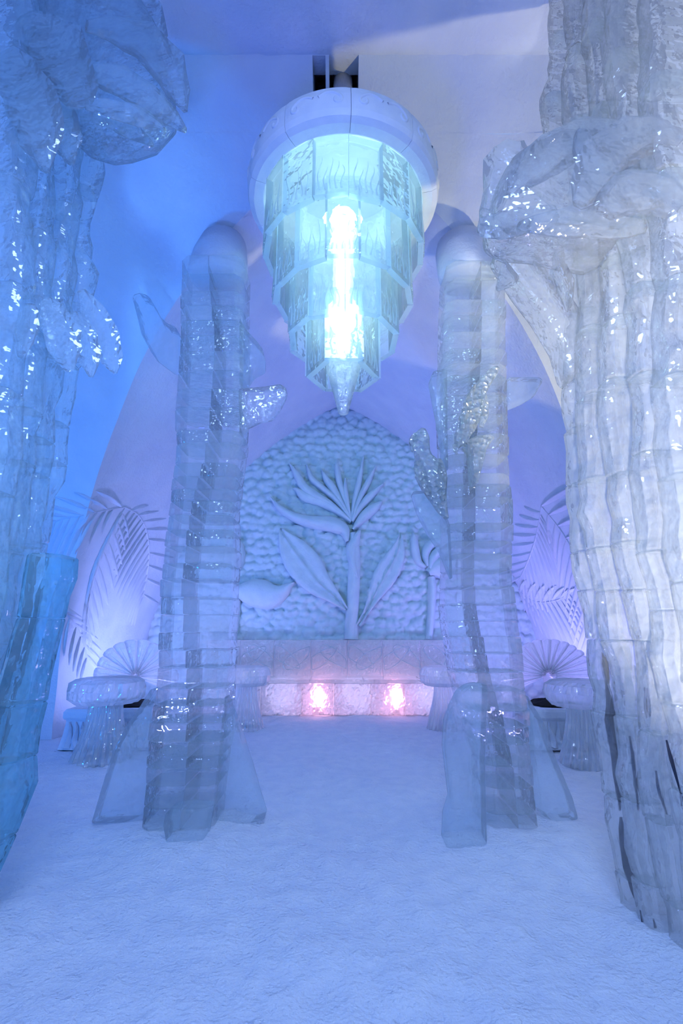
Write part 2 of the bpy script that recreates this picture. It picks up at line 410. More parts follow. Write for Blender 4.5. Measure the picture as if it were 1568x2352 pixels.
# tiers of ice panels
def panel_mesh(w, h, th=0.042):
    V = []; F = []; fm = []
    for (x0, z0, y) in ((-w/2, -h, 0), (w/2, -h, 0), (w/2, 0, 0), (-w/2, 0, 0)): V.append((x0, y, z0))
    k = 0.93
    for (x0, z0) in ((-w/2*k, -h), (w/2*k, -h), (w/2*k, 0), (-w/2*k, 0)): V.append((x0, th, z0))
    F = [(3, 2, 1, 0), (4, 5, 6, 7), (0, 1, 5, 4), (1, 2, 6, 5), (2, 3, 7, 6), (3, 0, 4, 7)]; fm = [0, 0, 1, 1, 1, 1]
    me = bpy.data.meshes.new('ice_panel'); me.from_pydata(V, [], F); me.materials.append(ICE_PANEL); me.materials.append(FROST)
    me.polygons.foreach_set('material_index', fm); me.update()
    return me
def flame_mesh(w, h, seed):
    r = random.Random(seed); V = []; F = []
    cnt = 5
    for c in range(cnt):
        x0 = -w*0.40+w*0.8*(c+0.5)/cnt; hh = h*r.uniform(0.32, 0.62); amp = w*r.uniform(0.03, 0.06); ph = r.uniform(0, 6.28)
        N = 12; b0 = len(V)
        for k in range(N+1):
            q = k/N; x = x0+amp*math.sin(ph+q*5.5)*(0.5+q); z = -h+0.03+hh*q; hw = 0.0062*(1-q)**0.6+0.0008
            V += [(x-hw, -0.0005, z), (x, -0.008*(1-q)-0.0015, z), (x+hw, -0.0005, z)]
        for k in range(N):
            a = b0+k*3; F += [(a, a+3, a+4, a+1), (a+1, a+4, a+5, a+2)]
    me = bpy.data.meshes.new('flame_engraving'); me.from_pydata(V, [], F); me.materials.append(FROST)
    me.polygons.foreach_set('use_smooth', [True]*len(F)); me.update()
    return me
tiers = [(0.594, 4.44, 3.98, 16, 0.06), (0.50, 4.20, 3.60, 14, math.pi/14), (0.385, 3.85, 3.285, 10, 0.03), (0.228, 3.55, 3.03, 6, math.pi/6+0.03)]
for ti, (r, zt, zb, n, ph) in enumerate(tiers):
    w = 2*r*math.tan(math.pi/n)*0.985; pm = panel_mesh(w, zt-zb); fms = [flame_mesh(w, min(zt-zb, 0.45), 10*ti+q) for q in range(3)]
    for k in range(n):
        a = ph+2*math.pi*(k+0.5)/n
        o = bpy.data.objects.new('ice_panel', pm); COL.objects.link(o); o.parent = ch
        dz = random.uniform(-0.018, 0.012); rr = r+random.uniform(-0.012, 0.012)
        p = cyl(rr, a, zt+dz)-ch.location
        o.matrix_basis = Matrix.Translation(p) @ Matrix.Rotation(a, 4, 'Z')
        if math.cos(a) > -0.25:
            f = bpy.data.objects.new('flame_engraving', fms[k % 3]); COL.objects.link(f); f.parent = o
            f.location = (0, 0, -(zt-zb)+min(zt-zb, 0.45))
rings = [[cyl(r, 2*math.pi*(k+0.5)/6, z) for k in range(6)] for (r, z) in ((0.118, 3.16), (0.122, 3.09), (0.038, 2.76), (0.034, 2.74))]
loft('ice_cone', rings, ice_mat('tip_ice', (0.93, 1.0, 1.0), 0.34, 0.35, 0.03, 1.15, 0.8, 22, 0.04, glossy=0.12), ch)
rings = [[cyl(r, 2*math.pi*k/16, z) for k in range(16)] for (r, z) in ((0.02, 3.16), (0.05, 3.2), (0.055, 4.2), (0.02, 4.28))]
loft('light_tube', rings, GLOW, ch, smooth=True)
lamp('chandelier_lamp', 'POINT', (CX, CY, 4.25), (0.60, 0.97, 1.0), 15, 0.10)
lamp('chandelier_lamp', 'POINT', (CX, CY, 3.5), (0.55, 0.97, 0.98), 20, 0.10)

# ------------------------------------------------------------------ ice block stacks
def block_stack(parent, Ltab, Rtab, Yf, Yb, bounds, mats, splits=1, name='ice_block', cham=0.06, jit=0.006, splitf=None, gap=0.004, wob=0.004):
    """stack of welded ice blocks; Ltab/Rtab give the outline, bounds the joints (as picture rows at the front face)"""
    for k in range(len(bounds)-1):
        y0, y1 = bounds[k], bounds[k+1]             # upper, lower row
        zt, zb = at(784, y0, Yf).z-gap, at(784, y1, Yf).z
        lx = [at(interp(Ltab, y), y, Yf).x for y in (y0, y1)]; rx = [at(interp(Rtab, y), y, Yf).x for y in (y0, y1)]
        jl, jr = random.uniform(-jit, jit), random.uniform(-jit, jit)
        jf = random.uniform(-jit*2, jit*2)
        cuts = [0.0]
        for c in range(splits): cuts.append((c+1)/(splits+1)+(splitf(k, c) if splitf else random.uniform(-0.08, 0.08)))
        cuts.append(1.0)
        for c in range(len(cuts)-1):
            rings = []
            h = zt-zb; e = min(0.008, h*0.12); nsub = max(1, int(h/0.09))
            lev = [(zb, 1, 0.004)]+[(zb+e+(h-2*e)*m/nsub, 1-(e+(h-2*e)*m/nsub)/h, 0.0) for m in range(nsub+1)]+[(zt, 0, 0.004)]
            for (z, q, ins) in lev:
                row = y0+(y1-y0)*q
                l = at(interp(Ltab, row), row, Yf).x+jl; r = at(interp(Rtab, row), row, Yf).x+jr
                l += wob*(fbm(l, Yf*3, z, 4.0)+0.6*fbm(l, Yf*5, z, 11.0)); r += wob*(fbm(r+9, Yf*3, z, 4.0)+0.6*fbm(r+9, Yf*5, z, 11.0))
                a = l+(r-l)*cuts[c]+(0.0012 if c else 0)+ins; b = l+(r-l)*cuts[c+1]-(0.0012 if c < len(cuts)-2 else 0)-ins
                ca = cham if c == 0 else 0.003; cb = cham if c == len(cuts)-2 else 0.003
                yf, yb = Yf+ins+jf+wob*fbm(c, Yf*7, z, 5.0), Yb-ins+jf
                rings.append([Vector(p) for p in ((a+ca, yf, z), (b-cb, yf, z), (b, yf+cb, z), (b, yb-cb, z), (b-cb, yb, z), (a+ca, yb, z), (a, yb-ca, z), (a, yf+ca, z))])
            loft(name, rings, [random.choice(ICE_V) if mats[0] is ICE else mats[0], JOINT], parent, capmat=1)
def rows_between(a, b, lo, hi, seed):
    r = random.Random(seed); out = [a]
    while out[-1] < b-hi: out.append(out[-1]+r.uniform(lo, hi))
    out.append(b); return out
YF, YB = 3.60, 4.02
# --- middle tree on the left
tl = thing('ice_tree', 'stacked ice block tree trunk before the left palm carvings', 'ice tree', (-1.05, 3.8, 0), 'ice trees of the hall')
Lt = [(560, 412), (700, 412), (850, 405), (960, 398), (1040, 400), (1130, 386), (1230, 374), (1330, 363), (1400, 362), (1470, 357), (1560, 357), (1620, 344), (1700, 334), (1800, 330), (1880, 322), (1930, 318)]
Rt = [(560, 556), (800, 556), (950, 553), (1050, 545), (1150, 530), (1300, 530), (1400, 525), (1500, 519), (1600, 517), (1700, 510), (1800, 498), (1880, 490), (1930, 486)]
b_l = [585, 628, 668, 700, 733, 768, 806, 850, 892, 935, 985, 1015, 1062, 1093, 1122, 1148, 1180, 1215, 1252, 1292, 1328, 1370, 1410, 1452, 1494, 1535, 1582, 1622, 1662, 1705, 1740, 1766, 1806, 1858, 1915]
block_stack(tl, Lt, Rt, YF, YB, b_l, [ICE, FROST], 1, splitf=lambda k, c: -0.05+0.12*math.sin(k*0.25))
prism_px('root_buttress', [(346, 1580), (318, 1625), (285, 1672), (258, 1722), (240, 1780), (222, 1840), (206, 1895), (270, 1892), (345, 1888), (345, 1700)], 3.78, 3.95, FIN, tl, 0.02)
prism_px('root_buttress', [(514, 1598), (530, 1640), (548, 1690), (572, 1765), (590, 1830), (607, 1885), (560, 1895), (484, 1892), (498, 1750)], 3.74, 3.92, FIN, tl, 0.02)
prism_px('root_buttress', [(378, 1868), (420, 1858), (478, 1862), (470, 1905), (462, 1955), (384, 1960), (372, 1900)], 3.42, 3.62, FIN, tl, 0.02)
prism_px('branch_stub', [(300, 676), (318, 668), (338, 674), (350, 694), (364, 722), (382, 738), (404, 748), (406, 842), (385, 836), (345, 806), (322, 764), (310, 715)], 3.70, 3.90, FIN, tl, 0.03, 2)
prism_px('branch_stub', [(548, 726), (562, 752), (590, 782), (603, 800), (604, 834), (578, 848), (558, 876), (548, 884)], 3.68, 3.86, FIN, tl, 0.025, 2)
prism_px('ice_leaf', [(546, 890), (600, 886), (644, 879), (658, 890), (654, 906), (640, 934), (622, 956), (594, 961), (566, 975), (548, 998)], 3.66, 3.78, ICE_NEAR, tl, 0.022, 2)
# --- middle tree on the right
tr_ = thing('ice_tree', 'stacked ice block tree trunk with two ice parrots on it', 'ice tree', (1.15, 3.8, 0), 'ice trees of the hall')
Lr = [(560, 1030), (800, 1022), (900, 1020), (1050, 1025), (1200, 1030), (1300, 1032), (1400, 1028), (1480, 1040), (1560, 1052), (1620, 1075), (1750, 1112), (1900, 1122), (1930, 1124)]
Rr = [(560, 1166), (850, 1168), (1050, 1173), (1170, 1184), (1250, 1183), (1350, 1184), (1450, 1200), (1560, 1211), (1640, 1220), (1800, 1231), (1910, 1243), (1930, 1245)]
b_r = [598, 640, 688, 722, 760, 800, 832, 860, 905, 948, 995, 1040, 1085, 1110, 1140, 1200, 1240, 1270, 1305, 1345, 1385, 1425, 1462, 1502, 1545, 1588, 1634, 1672, 1712, 1762, 1812, 1872, 1918]
block_stack(tr_, Lr, Rr, YF, YB, b_r, [ICE, FROST], 1, splitf=lambda k, c: -0.02+0.10*math.sin(k*0.22+1))
prism_px('root_buttress', [(1122, 1572), (1082, 1574), (1058, 1592), (1044, 1620), (1028, 1662), (1025, 1722), (1034, 1800), (1039, 1842), (1027, 1884), (1024, 1952), (1086, 1963), (1121, 1946), (1116, 1750)], 3.40, 3.58, FIN, tr_, 0.025)
prism_px('root_buttress', [(1212, 1596), (1232, 1630), (1252, 1662), (1270, 1722), (1292, 1775), (1318, 1836), (1331, 1884), (1285, 1894), (1246, 1874), (1232, 1760)], 3.74, 3.92, FIN, tr_, 0.02)
prism_px('ice_leaf', [(1028, 844), (996, 850), (989, 866), (998, 915), (1012, 985), (1020, 1050), (1030, 1080)], 3.66, 3.80, FIN, tr_, 0.02)
prism_px('ice_leaf', [(1166, 864), (1240, 864), (1249, 872), (1232, 902), (1205, 918), (1166, 934)], 3.72, 3.84, FIN, tr_, 0.02)
prism_px('branch_stub', [(947, 1128), (985, 1124), (1014, 1150), (1034, 1205), (1040, 1330), (1012, 1262), (985, 1222), (960, 1172)], 3.52, 3.64, FIN, tr_, 0.015)
prism_px('branch_stub', [(1070, 1012), (1094, 1000), (1126, 996), (1138, 1004), (1122, 1018), (1098, 1110), (1090, 1110), (1084, 1030)], 3.44, 3.62, ICE_ROUGH, tr_, 0.012)
# snow collars where the trunks meet the vault
for (x, side) in ((-1.10, tl), (1.12, tr_)):
    rings = []
    for (z, rx, ry) in ((4.28, 0.235, 0.21), (4.36, 0.26, 0.24), (4.48, 0.255, 0.25), (4.62, 0.245, 0.25), (4.80, 0.21, 0.22)):
        rings.append([Vector((x+rx*math.cos(a)*(1+0.05*math.sin(3*a+z*5)), 3.84+ry*math.sin(a)+0.25*(z-4.3), z)) for a in [2*math.pi*k/24 for k in range(24)]])
    loft('snow_collar', rings, SNOW, side, smooth=True)

# --- near trees, built of upright wavy ribs
def rib(parent, tab, width, Y, depth, bounds, mats, jit=0.012):
    R = [(y, x+width+8*math.sin(y*0.021+x)) for y, x in tab]
    block_stack(parent, tab, R, Y, Y+depth, bounds, mats, 0, 'ice_rib', 0.03, 0.005, None, 0.003, 0.026)
nr = thing('ice_tree', 'tall pale ice tree with curled leaf canopy at the right edge', 'ice tree', (1.6, 2.5, 0), 'ice trees of the hall')
M2 = [ICE_NEAR, FROST]
R1 = [(-120, 1272), (60, 1278), (130, 1272), (200, 1256), (290, 1266), (480, 1290), (700, 1318), (830, 1311), (950, 1306), (1000, 1316), (1100, 1326), (1250, 1335), (1320, 1344), (1430, 1374), (1560, 1380), (1680, 1391), (1830, 1416), (1980, 1440), (2070, 1451), (2160, 1482), (2200, 1490)]
R2 = [(-120, 1305), (60, 1318), (150, 1306), (260, 1318), (480, 1336), (650, 1342), (800, 1340), (900, 1346), (1060, 1356), (1180, 1352), (1250, 1372), (1400, 1398), (1500, 1420), (1600, 1438), (1800, 1452), (2000, 1478), (2100, 1495), (2260, 1530)]
R3 = [(-120, 1356), (60, 1352), (150, 1372), (300, 1362), (480, 1392), (720, 1402), (800, 1392), (870, 1397), (1050, 1412), (1250, 1432), (1400, 1474), (1600, 1500), (1800, 1512), (2000, 1545), (2300, 1590)]
R4 = [(-120, 1412), (60, 1405), (200, 1420), (480, 1440), (600, 1462), (720, 1466), (850, 1470), (1000, 1482), (1250, 1502), (1450, 1540), (1700, 1566), (2000, 1610), (2400, 1680)]
R5 = [(-120, 1495), (200, 1500), (600, 1535), (1000, 1550), (1400, 1600), (1800, 1660), (2400, 1780)]
rib(nr, R1, 66, 2.66, 0.16, [-110, 60, 210, 350, 520, 700, 850, 975, 1102, 1262, 1352, 1468, 1642, 1842, 2030, 2150], M2)
rib(nr, R2, 78, 2.50, 0.16, [-110, 90, 260, 420, 560, 740, 900, 1092, 1254, 1354, 1470, 1652, 1850, 2040, 2235], M2)
rib(nr, R3, 86, 2.36, 0.15, [-110, 40, 230, 400, 580, 720, 862, 1080, 1240, 1352, 1472, 1690, 1900, 2100, 2330], M2)
rib(nr, R4, 110, 2.22, 0.15, [-110, 110, 300, 480, 640, 850, 1030, 1260, 1400, 1620, 1830, 2080, 2440], M2)
rib(nr, R5, 190, 2.06, 0.18, [-110, 160, 380, 620, 850, 1080, 1330, 1580, 1850, 2150, 2560], M2)
# canopy core and leaves of the right tree
def blade(parent, pth, Y, th, mat, name='ice_leaf', n=9, seg=8, jit=0.10, dy=0.0):
    pts = []
    for i, (x, y, w) in enumerate(pth):
        p = at(x, y, Y+dy*i/(len(pth)-1)); k = p.y/ray(x, y).y
        pts.append((p, w*k, 0.5*th*(0.35+0.65*math.sin(math.pi*min(1, max(0.08, (i+0.4)/len(pth)))))))
    return limb(name, pts, mat, parent, 6, 0.16, False, n)
prism_px('canopy_core', [(1290, 288), (1225, 318), (1178, 340), (1150, 400), (1140, 480), (1190, 512), (1262, 512), (1335, 532), (1420, 545), (1500, 430), (1490, 340), (1400, 285)], 2.25, 2.60, M2, nr, 0.07, 3, 0.01)
blade(nr, [(1205, 345, 30), (1168, 360, 44), (1145, 410, 38), (1128, 470, 26), (1115, 510, 18)], 2.38, 0.12, ICE_NEAR)
blade(nr, [(1270, 500, 26), (1200, 510, 34), (1150, 520, 36), (1118, 520, 28), (1098, 518, 14)], 2.30, 0.12, ICE_NEAR)
blade(nr, [(1480, 520, 20), (1400, 520, 34), (1310, 512, 40), (1230, 515, 26), (1190, 520, 8)], 2.22, 0.10, ICE_NEAR)
blade(nr, [(1335, 300, 14), (1340, 340, 26), (1350, 380, 26), (1355, 400, 8)], 2.22, 0.05, ICE_NEAR)
blade(nr, [(1440, 290, 16), (1360, 300, 40), (1280, 340, 52), (1210, 400, 40), (1170, 450, 10)], 2.26, 0.08, ICE_NEAR)
blade(nr, [(1560, 330, 20), (1500, 300, 50), (1430, 330, 60), (1370, 400, 56), (1330, 470, 20)], 2.10, 0.08, ICE_NEAR)
blade(nr, [(1560, 480, 40), (1500, 440, 70), (1430, 450, 60), (1390, 490, 30)], 2.08, 0.08, ICE_NEAR)
prism_px('branch', [(1140, 560), (1175, 540), (1222, 548), (1262, 598), (1302, 656), (1345, 722), (1352, 830), (1328, 868), (1308, 850), (1288, 782), (1240, 704), (1196, 648), (1166, 604)], 2.62, 2.82, M2, nr, 0.03, 2)
prism_px('ice_leaf', [(1158, 588), (1196, 636), (1152, 653), (1145, 646)], 2.56, 2.64, ICE_NEAR, nr, 0.015)
prism_px('ice_leaf', [(1280, 560), (1296, 556), (1300, 600), (1322, 640), (1318, 700), (1296, 650), (1282, 610)], 2.5, 2.6, ICE_NEAR, nr, 0.015)

DARK = plain('dark_refraction', (0.010, 0.022, 0.06), 0.35, 12, 0.3)  # darkness refracted in the ice, put in as thin navy blades
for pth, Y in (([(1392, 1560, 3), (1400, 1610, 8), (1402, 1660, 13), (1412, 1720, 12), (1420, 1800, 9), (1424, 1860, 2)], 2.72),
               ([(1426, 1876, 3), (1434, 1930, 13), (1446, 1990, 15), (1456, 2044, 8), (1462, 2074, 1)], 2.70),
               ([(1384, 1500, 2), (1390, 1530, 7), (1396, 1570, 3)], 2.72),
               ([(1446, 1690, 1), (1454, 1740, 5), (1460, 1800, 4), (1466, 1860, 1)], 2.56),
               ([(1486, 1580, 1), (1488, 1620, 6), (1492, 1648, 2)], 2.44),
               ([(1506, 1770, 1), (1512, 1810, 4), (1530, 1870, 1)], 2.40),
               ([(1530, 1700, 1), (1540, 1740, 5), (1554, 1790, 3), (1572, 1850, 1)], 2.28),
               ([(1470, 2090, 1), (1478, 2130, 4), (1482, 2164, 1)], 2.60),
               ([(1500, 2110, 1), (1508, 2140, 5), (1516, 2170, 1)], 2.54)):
    blade(nr, pth, Y, 0.012, DARK, 'refraction_streak')
nl = thing('ice_tree', 'tall blue ice tree with drooping leaves at the left edge', 'ice tree', (-1.7, 2.6, 0), 'ice trees of the hall')
B2 = [ICE_BLUE, FROST]
def mirror_rib(parent, tab, width, Y, depth, bounds, mats):    # tab gives the right edge
    L = [(y, x-width-8*math.sin(y*0.023+x)) for y, x in tab]
    block_stack(parent, L, tab, Y, Y+depth, bounds, mats, 0, 'ice_rib', 0.03, 0.005, None, 0.003, 0.026)
Q1 = [(-120, 255), (250, 232), (350, 216), (420, 208), (500, 190), (560, 180), (600, 204), (650, 198), (700, 178), (800, 158), (880, 150), (950, 132), (1000, 124), (1080, 116), (1130, 98), (1200, 88), (1260, 72), (1400, 60), (1600, 30), (1800, 0), (2050, -60)]
Q2 = [(-120, 195), (200, 180), (400, 158), (600, 150), (700, 132), (850, 118), (1000, 92), (1080, 86), (1200, 60), (1350, 42), (1500, 30), (1800, -20), (2100, -80)]
Q3 = [(-120, 130), (200, 112), (400, 96), (550, 104), (700, 80), (900, 62), (1050, 50), (1250, 22), (1500, -10), (1800, -60), (2200, -130)]
Q4 = [(-120, 66), (200, 60), (400, 36), (600, 44), (900, 10), (1200, -20), (1500, -60), (1900, -130), (2300, -200)]
mirror_rib(nl, Q1, 62, 2.70, 0.16, [-110, 90, 250, 420, 565, 690, 820, 960, 1052, 1240, 1420, 1640, 1820, 2040], B2)
mirror_rib(nl, Q2, 72, 2.54, 0.16, [-110, 60, 280, 460, 640, 800, 1000, 1080, 1250, 1480, 1700, 1900, 2090], B2)
mirror_rib(nl, Q3, 90, 2.40, 0.15, [-110, 120, 330, 520, 740, 930, 1052, 1262, 1480, 1700, 1950, 2190], B2)
mirror_rib(nl, Q4, 130, 2.24, 0.18, [-110, 150, 400, 640, 880, 1120, 1400, 1700, 2000, 2290], B2)
prism_px('canopy_core', [(60, -90), (280, -90), (345, 20), (372, 110), (378, 200), (330, 258), (260, 280), (215, 286), (150, 270), (80, 200)], 2.35, 2.66, B2, nl, 0.07, 3, 0.01)
for pth, Y in (([(200, 60, 20), (280, 70, 46), (350, 110, 50), (395, 180, 40), (424, 250, 8)], 2.34),
               ([(180, 160, 20), (260, 180, 40), (330, 220, 40), (390, 270, 24), (424, 298, 6)], 2.30),
               ([(200, 240, 16), (260, 250, 28), (320, 270, 26), (378, 300, 6)], 2.28),
               ([(215, 270, 12), (260, 282, 20), (310, 305, 20), (349, 331, 5)], 2.40),
               ([(120, -60, 30), (220, -30, 70), (310, 20, 60), (368, 90, 20)], 2.44),
               ([(60, 40, 30), (110, 90, 70), (160, 160, 64), (190, 240, 30)], 2.26),
               ([(20, 120, 30), (60, 200, 60), (90, 300, 54), (104, 390, 10)], 2.20),
               ([(150, 250, 20), (152, 320, 34), (160, 370, 12)], 2.34)):
    blade(nl, pth, Y, 0.075, ICE_BLUE)
for pth, Y in (([(186, 668, 10), (215, 720, 26), (240, 775, 32), (258, 826, 24), (264, 856, 5)], 2.52),
               ([(165, 720, 12), (190, 770, 28), (205, 820, 26), (208, 864, 6)], 2.46),
               ([(105, 690, 16), (130, 740, 40), (150, 800, 40), (160, 850, 10)], 2.40),
               ([(70, 700, 14), (60, 760, 30), (48, 820, 8)], 2.34)):
    blade(nl, pth, Y, 0.05, ICE_BLUE)
# sawn root arching down at the left edge
leg_rows = [1268, 1418, 1625, 1760, 1960, 2180]
LL = [(1268, 48), (1330, 36), (1420, 22), (1500, -4), (1640, -45), (1800, -80), (2000, -150), (2200, -230)]
LR = [(1268, 128), (1295, 132), (1330, 122), (1370, 106), (1420, 96), (1480, 78), (1560, 58), (1640, 46), (1700, 28), (1790, 17), (1830, 21), (1880, 2), (2000, -50), (2200, -140)]
block_stack(nl, LL, LR, 2.36, 2.62, leg_rows, [ice_mat('turquoise_ice', (0.55, 0.90, 1.0), 0.18, 0.3, 0.05, 1.25, 0.6, 8, 0.04, 30), FROST], 0, 'root_buttress', 0.05, 0.0, None, 0.003)

# ------------------------------------------------------------------ ice parrots
def parrot(label, pth, Y, wings, beak, dy=0.0):
    t = thing('parrot_sculpture', label, 'parrot sculpture', at(pth[2][0], pth[2][1], Y), 'ice parrots')
    pts = []
    for i, (x, y, w) in enumerate(pth):
        p = at(x, y, Y+dy*i/(len(pth)-1)); k = p.y/ray(x, y).y; pts.append((p, w*k, w*k*0.85))
    limb('body', pts, ICE_ROUGH, t, 14, 0.05, True, 22)
    for wg in wings:
        pts = []
        for (x, y, w) in wg:
            p = at(x, y, Y-0.045); k = p.y/ray(x, y).y; pts.append((p, w*k, 0.022))
        limb('wing', pts, ICE_ROUGH, t, 8, 0.12, False, 12)
    pts = []
    for (x, y, w) in beak:
        p = at(x, y, Y-0.01); k = p.y/ray(x, y).y; pts.append((p, w*k, w*k*0.7))
    limb('beak', pts, ICE_ROUGH, t, 8, 0.02, True, 8)
    return t
parrot('upright ice parrot perched at the left of the right trunk', [(972, 985, 6), (968, 1002, 18), (966, 1022, 20), (972, 1050, 20), (985, 1080, 34), (995, 1110, 32), (1004, 1140, 22), (1014, 1168, 14), (1026, 1192, 5)], 3.48,
       [[(1005, 1055, 8), (1012, 1085, 15), (1014, 1120, 12), (1018, 1150, 4)], [(958, 1060, 8), (966, 1090, 15), (980, 1125, 11), (990, 1150, 3)]], [(958, 1000, 10), (948, 1012, 9), (944, 1026, 5), (948, 1038, 2)])
parrot('upside-down ice parrot with raised tail on front of the right trunk', [(1048, 1026, 6), (1056, 1012, 16), (1066, 990, 19), (1080, 955, 24), (1092, 920, 22), (1104, 892, 16), (1120, 870, 12), (1134, 852, 10), (1143, 844, 5)], 3.42,
       [[(1060, 985, 7), (1068, 950, 10), (1078, 915, 8), (1090, 885, 3)], [(1105, 980, 5), (1112, 950, 10), (1112, 920, 9), (1106, 895, 3)]], [(1052, 1018, 9), (1046, 1028, 8), (1046, 1038, 4), (1050, 1044, 2)])

# ------------------------------------------------------------------ bench along the end wall
bx = thing('ice_bench', 'long carved ice bench glowing pink below the flower wall', 'bench', (0, 8.4, 0))
YB0, YBK = 8.10, 8.74
def slab(name, x0, x1, y0, y1, z0, z1, mat, parent, bev=0.01, carve=0.0, seed=0, nx=18, nz=12):
    """slab whose front face is cut with wavy organic carving"""
    V = []; F = []; off = parent.location
    for j in range(nz+1):
        for i in range(nx+1):
            x = x0+(x1-x0)*i/nx; z = z0+(z1-z0)*j/nz
            e = min(i, nx-i, j, nz-j)
            q = noise.fractal(Vector((x*3.2+seed, z*3.2, seed*1.7)), 1, 2, 2)
            d = carve*(abs(math.sin(q*9.0))-0.4) if e else 0.012
            V.append(Vector((x, y0+max(-0.01, d), z))-off)
    fr = len(V)
    for (x, z) in ((x0, z0), (x1, z0), (x1, z1), (x0, z1)): V.append(Vector((x, y1, z))-off)
    for j in range(nz):
        for i in range(nx):
            a = j*(nx+1)+i; F.append((a, a+1, a+nx+2, a+nx+1))
    F.append((fr, fr+3, fr+2, fr+1))
    bot = list(range(nx+1)); top = [nz*(nx+1)+i for i in range(nx+1)]
    lft = [j*(nx+1) for j in range(nz+1)]; rgt = [j*(nx+1)+nx for j in range(nz+1)]
    F += [tuple(bot+[fr+1, fr]), tuple(top[::-1]+[fr+3, fr+2][::1]), tuple(lft[::-1]+[fr, fr+3]), tuple(rgt+[fr+2, fr+1])]
    return mesh(name, V, F, mat, parent, False)
xsb = [-2.3, -1.75, -1.25, -0.62, -0.12, 0.45, 0.98, 1.6, 2.3]
for k in range(len(xsb)-1):
    slab('front_panel', xsb[k]+0.004, xsb[k+1]-0.004, YB0, YB0+0.12, -0.02, 0.44, ICE_FRONT, bx, 0, 0.035, k*3.1)
xs2 = [-2.3, -1.42, -0.5, 0.35, 1.25, 2.3]
for k in range(len(xs2)-1):
    o = slab('seat_slab', xs2[k]+0.003, xs2[k+1]-0.003, YB0-0.03, YBK-0.01, 0.445, 0.50, FIN, bx, 0, 0.004, k)
xs3 = [-2.3, -1.72, -1.15, -0.52, 0.10, 0.70, 1.34, 2.3]
for k in range(len(xs3)-1):
    p = slab('back_panel', xs3[k]+0.003, xs3[k+1]-0.003, YBK, YBK+0.12, 0.44, 1.08, ICE_CARVED, bx, 0, 0.006, k*2.3)
    # leaf outlines engraved on each panel
    xm = (xs3[k]+xs3[k+1])/2; hw = (xs3[k+1]-xs3[k])/2
    for q in range(2):
        V0 = []; cx0 = xm+(-0.35+0.7*q)*hw; tilt = 0.6 if (k+q) % 2 else -0.6
        for i in range(25):
            a = 2*math.pi*i/24; u = 0.30*math.cos(a); v = 0.10*math.sin(a)*(1-0.35*math.cos(a))
            V0.append((Vector((cx0+u*math.cos(tilt)-v*math.sin(tilt), YBK-0.004, 0.80+u*math.sin(tilt)+v*math.cos(tilt))), Vector((0, -1, 0)), 0.009))
        V0 = [(Vector((min(max(a.x, xs3[k]+0.02), xs3[k+1]-0.02), a.y, min(max(a.z, 0.54), 1.05))), b, c) for a, b, c in V0]
        o = strip('leaf_engraving', V0, [(-1, 0), (0, 0.012), (1, 0)], FROST, None, None, True, 0.004); o.parent = p
        for v in o.data.vertices: v.co -= bx.location
for x, lab in ((-0.36, 'pink lamp shining behind the left half of the bench front'), (0.86, 'pink lamp shining behind the right half of the bench front')):
    t = thing('bench_lamp', lab, 'lamp', (x, 8.36, 0.06), 'pink lamps inside the bench')
    rings = [[Vector((x+r*math.cos(2*math.pi*k/14), 8.36+r*math.sin(2*math.pi*k/14), z)) for k in range(14)] for r, z in ((0.07, -0.01), (0.07, 0.05), (0.04, 0.07))]
    loft('socket', rings, STEEL, t)
    rings = [[Vector((x+r*math.cos(2*math.pi*k/14), 8.36+r*math.sin(2*math.pi*k/14), z)) for k in range(14)] for r, z in ((0.05, 0.07), (0.10, 0.14), (0.11, 0.22), (0.08, 0.30), (0.02, 0.34))]
    loft('bulb', rings, PINK, t, smooth=True)
lamp('bench_glow', 'POINT', (-0.36, 8.3, 0.30), (1.0, 0.36, 0.48), 6, 0.12)
lamp('bench_glow', 'POINT', (0.86, 8.3, 0.30), (1.0, 0.36, 0.48), 5, 0.12)
for x in (-1.7, -0.95, 0.25, 1.45, 2.0): lamp('bench_glow', 'POINT', (x, 8.5, 0.24), (0.80, 0.64, 1.0), 4.0, 0.35)

# ------------------------------------------------------------------ mushroom tables
def table(label, px, py, topy, rad, seed, rough=1.0):
    b = onfloor(px, py, 0.0); t = thing('mushroom_table', label, 'table', b, 'mushroom ice tables')
    H_ = at(px, topy, b.y).z; r = random.Random(seed); n = 72
    rings = []
    for (q, z) in ((0.92, -0.03), (0.84, 0.06), (0.70, 0.20), (0.56, 0.36), (0.50, H_-0.24)):
        ring = []
        for k in range(n):
            a = 2*math.pi*k/n; rr = rad*0.78*q*(1+0.16*abs(math.sin(a*11+z*3+seed))-0.03+0.03*math.sin(a*23+seed))
            ring.append(b+Vector((rr*math.cos(a), rr*math.sin(a), z)))
        rings.append(ring)
    loft('pedestal', rings, ICE_TABLE, t, smooth=False)
    rings = []
    for (q, z) in ((0.45, H_-0.26), (0.80, H_-0.25), (0.97, H_-0.20), (1.02, H_-0.11), (0.96, H_-0.04), (0.80, H_-0.005), (0.3, H_)):
        ring = []
        for k in range(n):
            a = 2*math.pi*k/n; rr = rad*q*(1+rough*(0.03*math.sin(a*16+z*9+seed)+0.05*noise.noise(Vector((math.cos(a)*2+seed, math.sin(a)*2, z*5)))+r.uniform(-0.035, 0.035)))
            ring.append(b+Vector((rr*math.cos(a), rr*math.sin(a), z)))
        rings.append(ring)
    loft('tabletop', rings, ICE_TABLE, t, smooth=False)
    return t
table('rough mushroom ice table in front of the left fan-backed chair', 232, 1738, 1556, 0.37, 1)
table('frosty mushroom ice table in front of the right fan-backed chair', 1350, 1748, 1562, 0.34, 2)
table('mushroom ice table before the left end of the glowing bench', 562, 1668, 1530, 0.32, 3, 0.5)
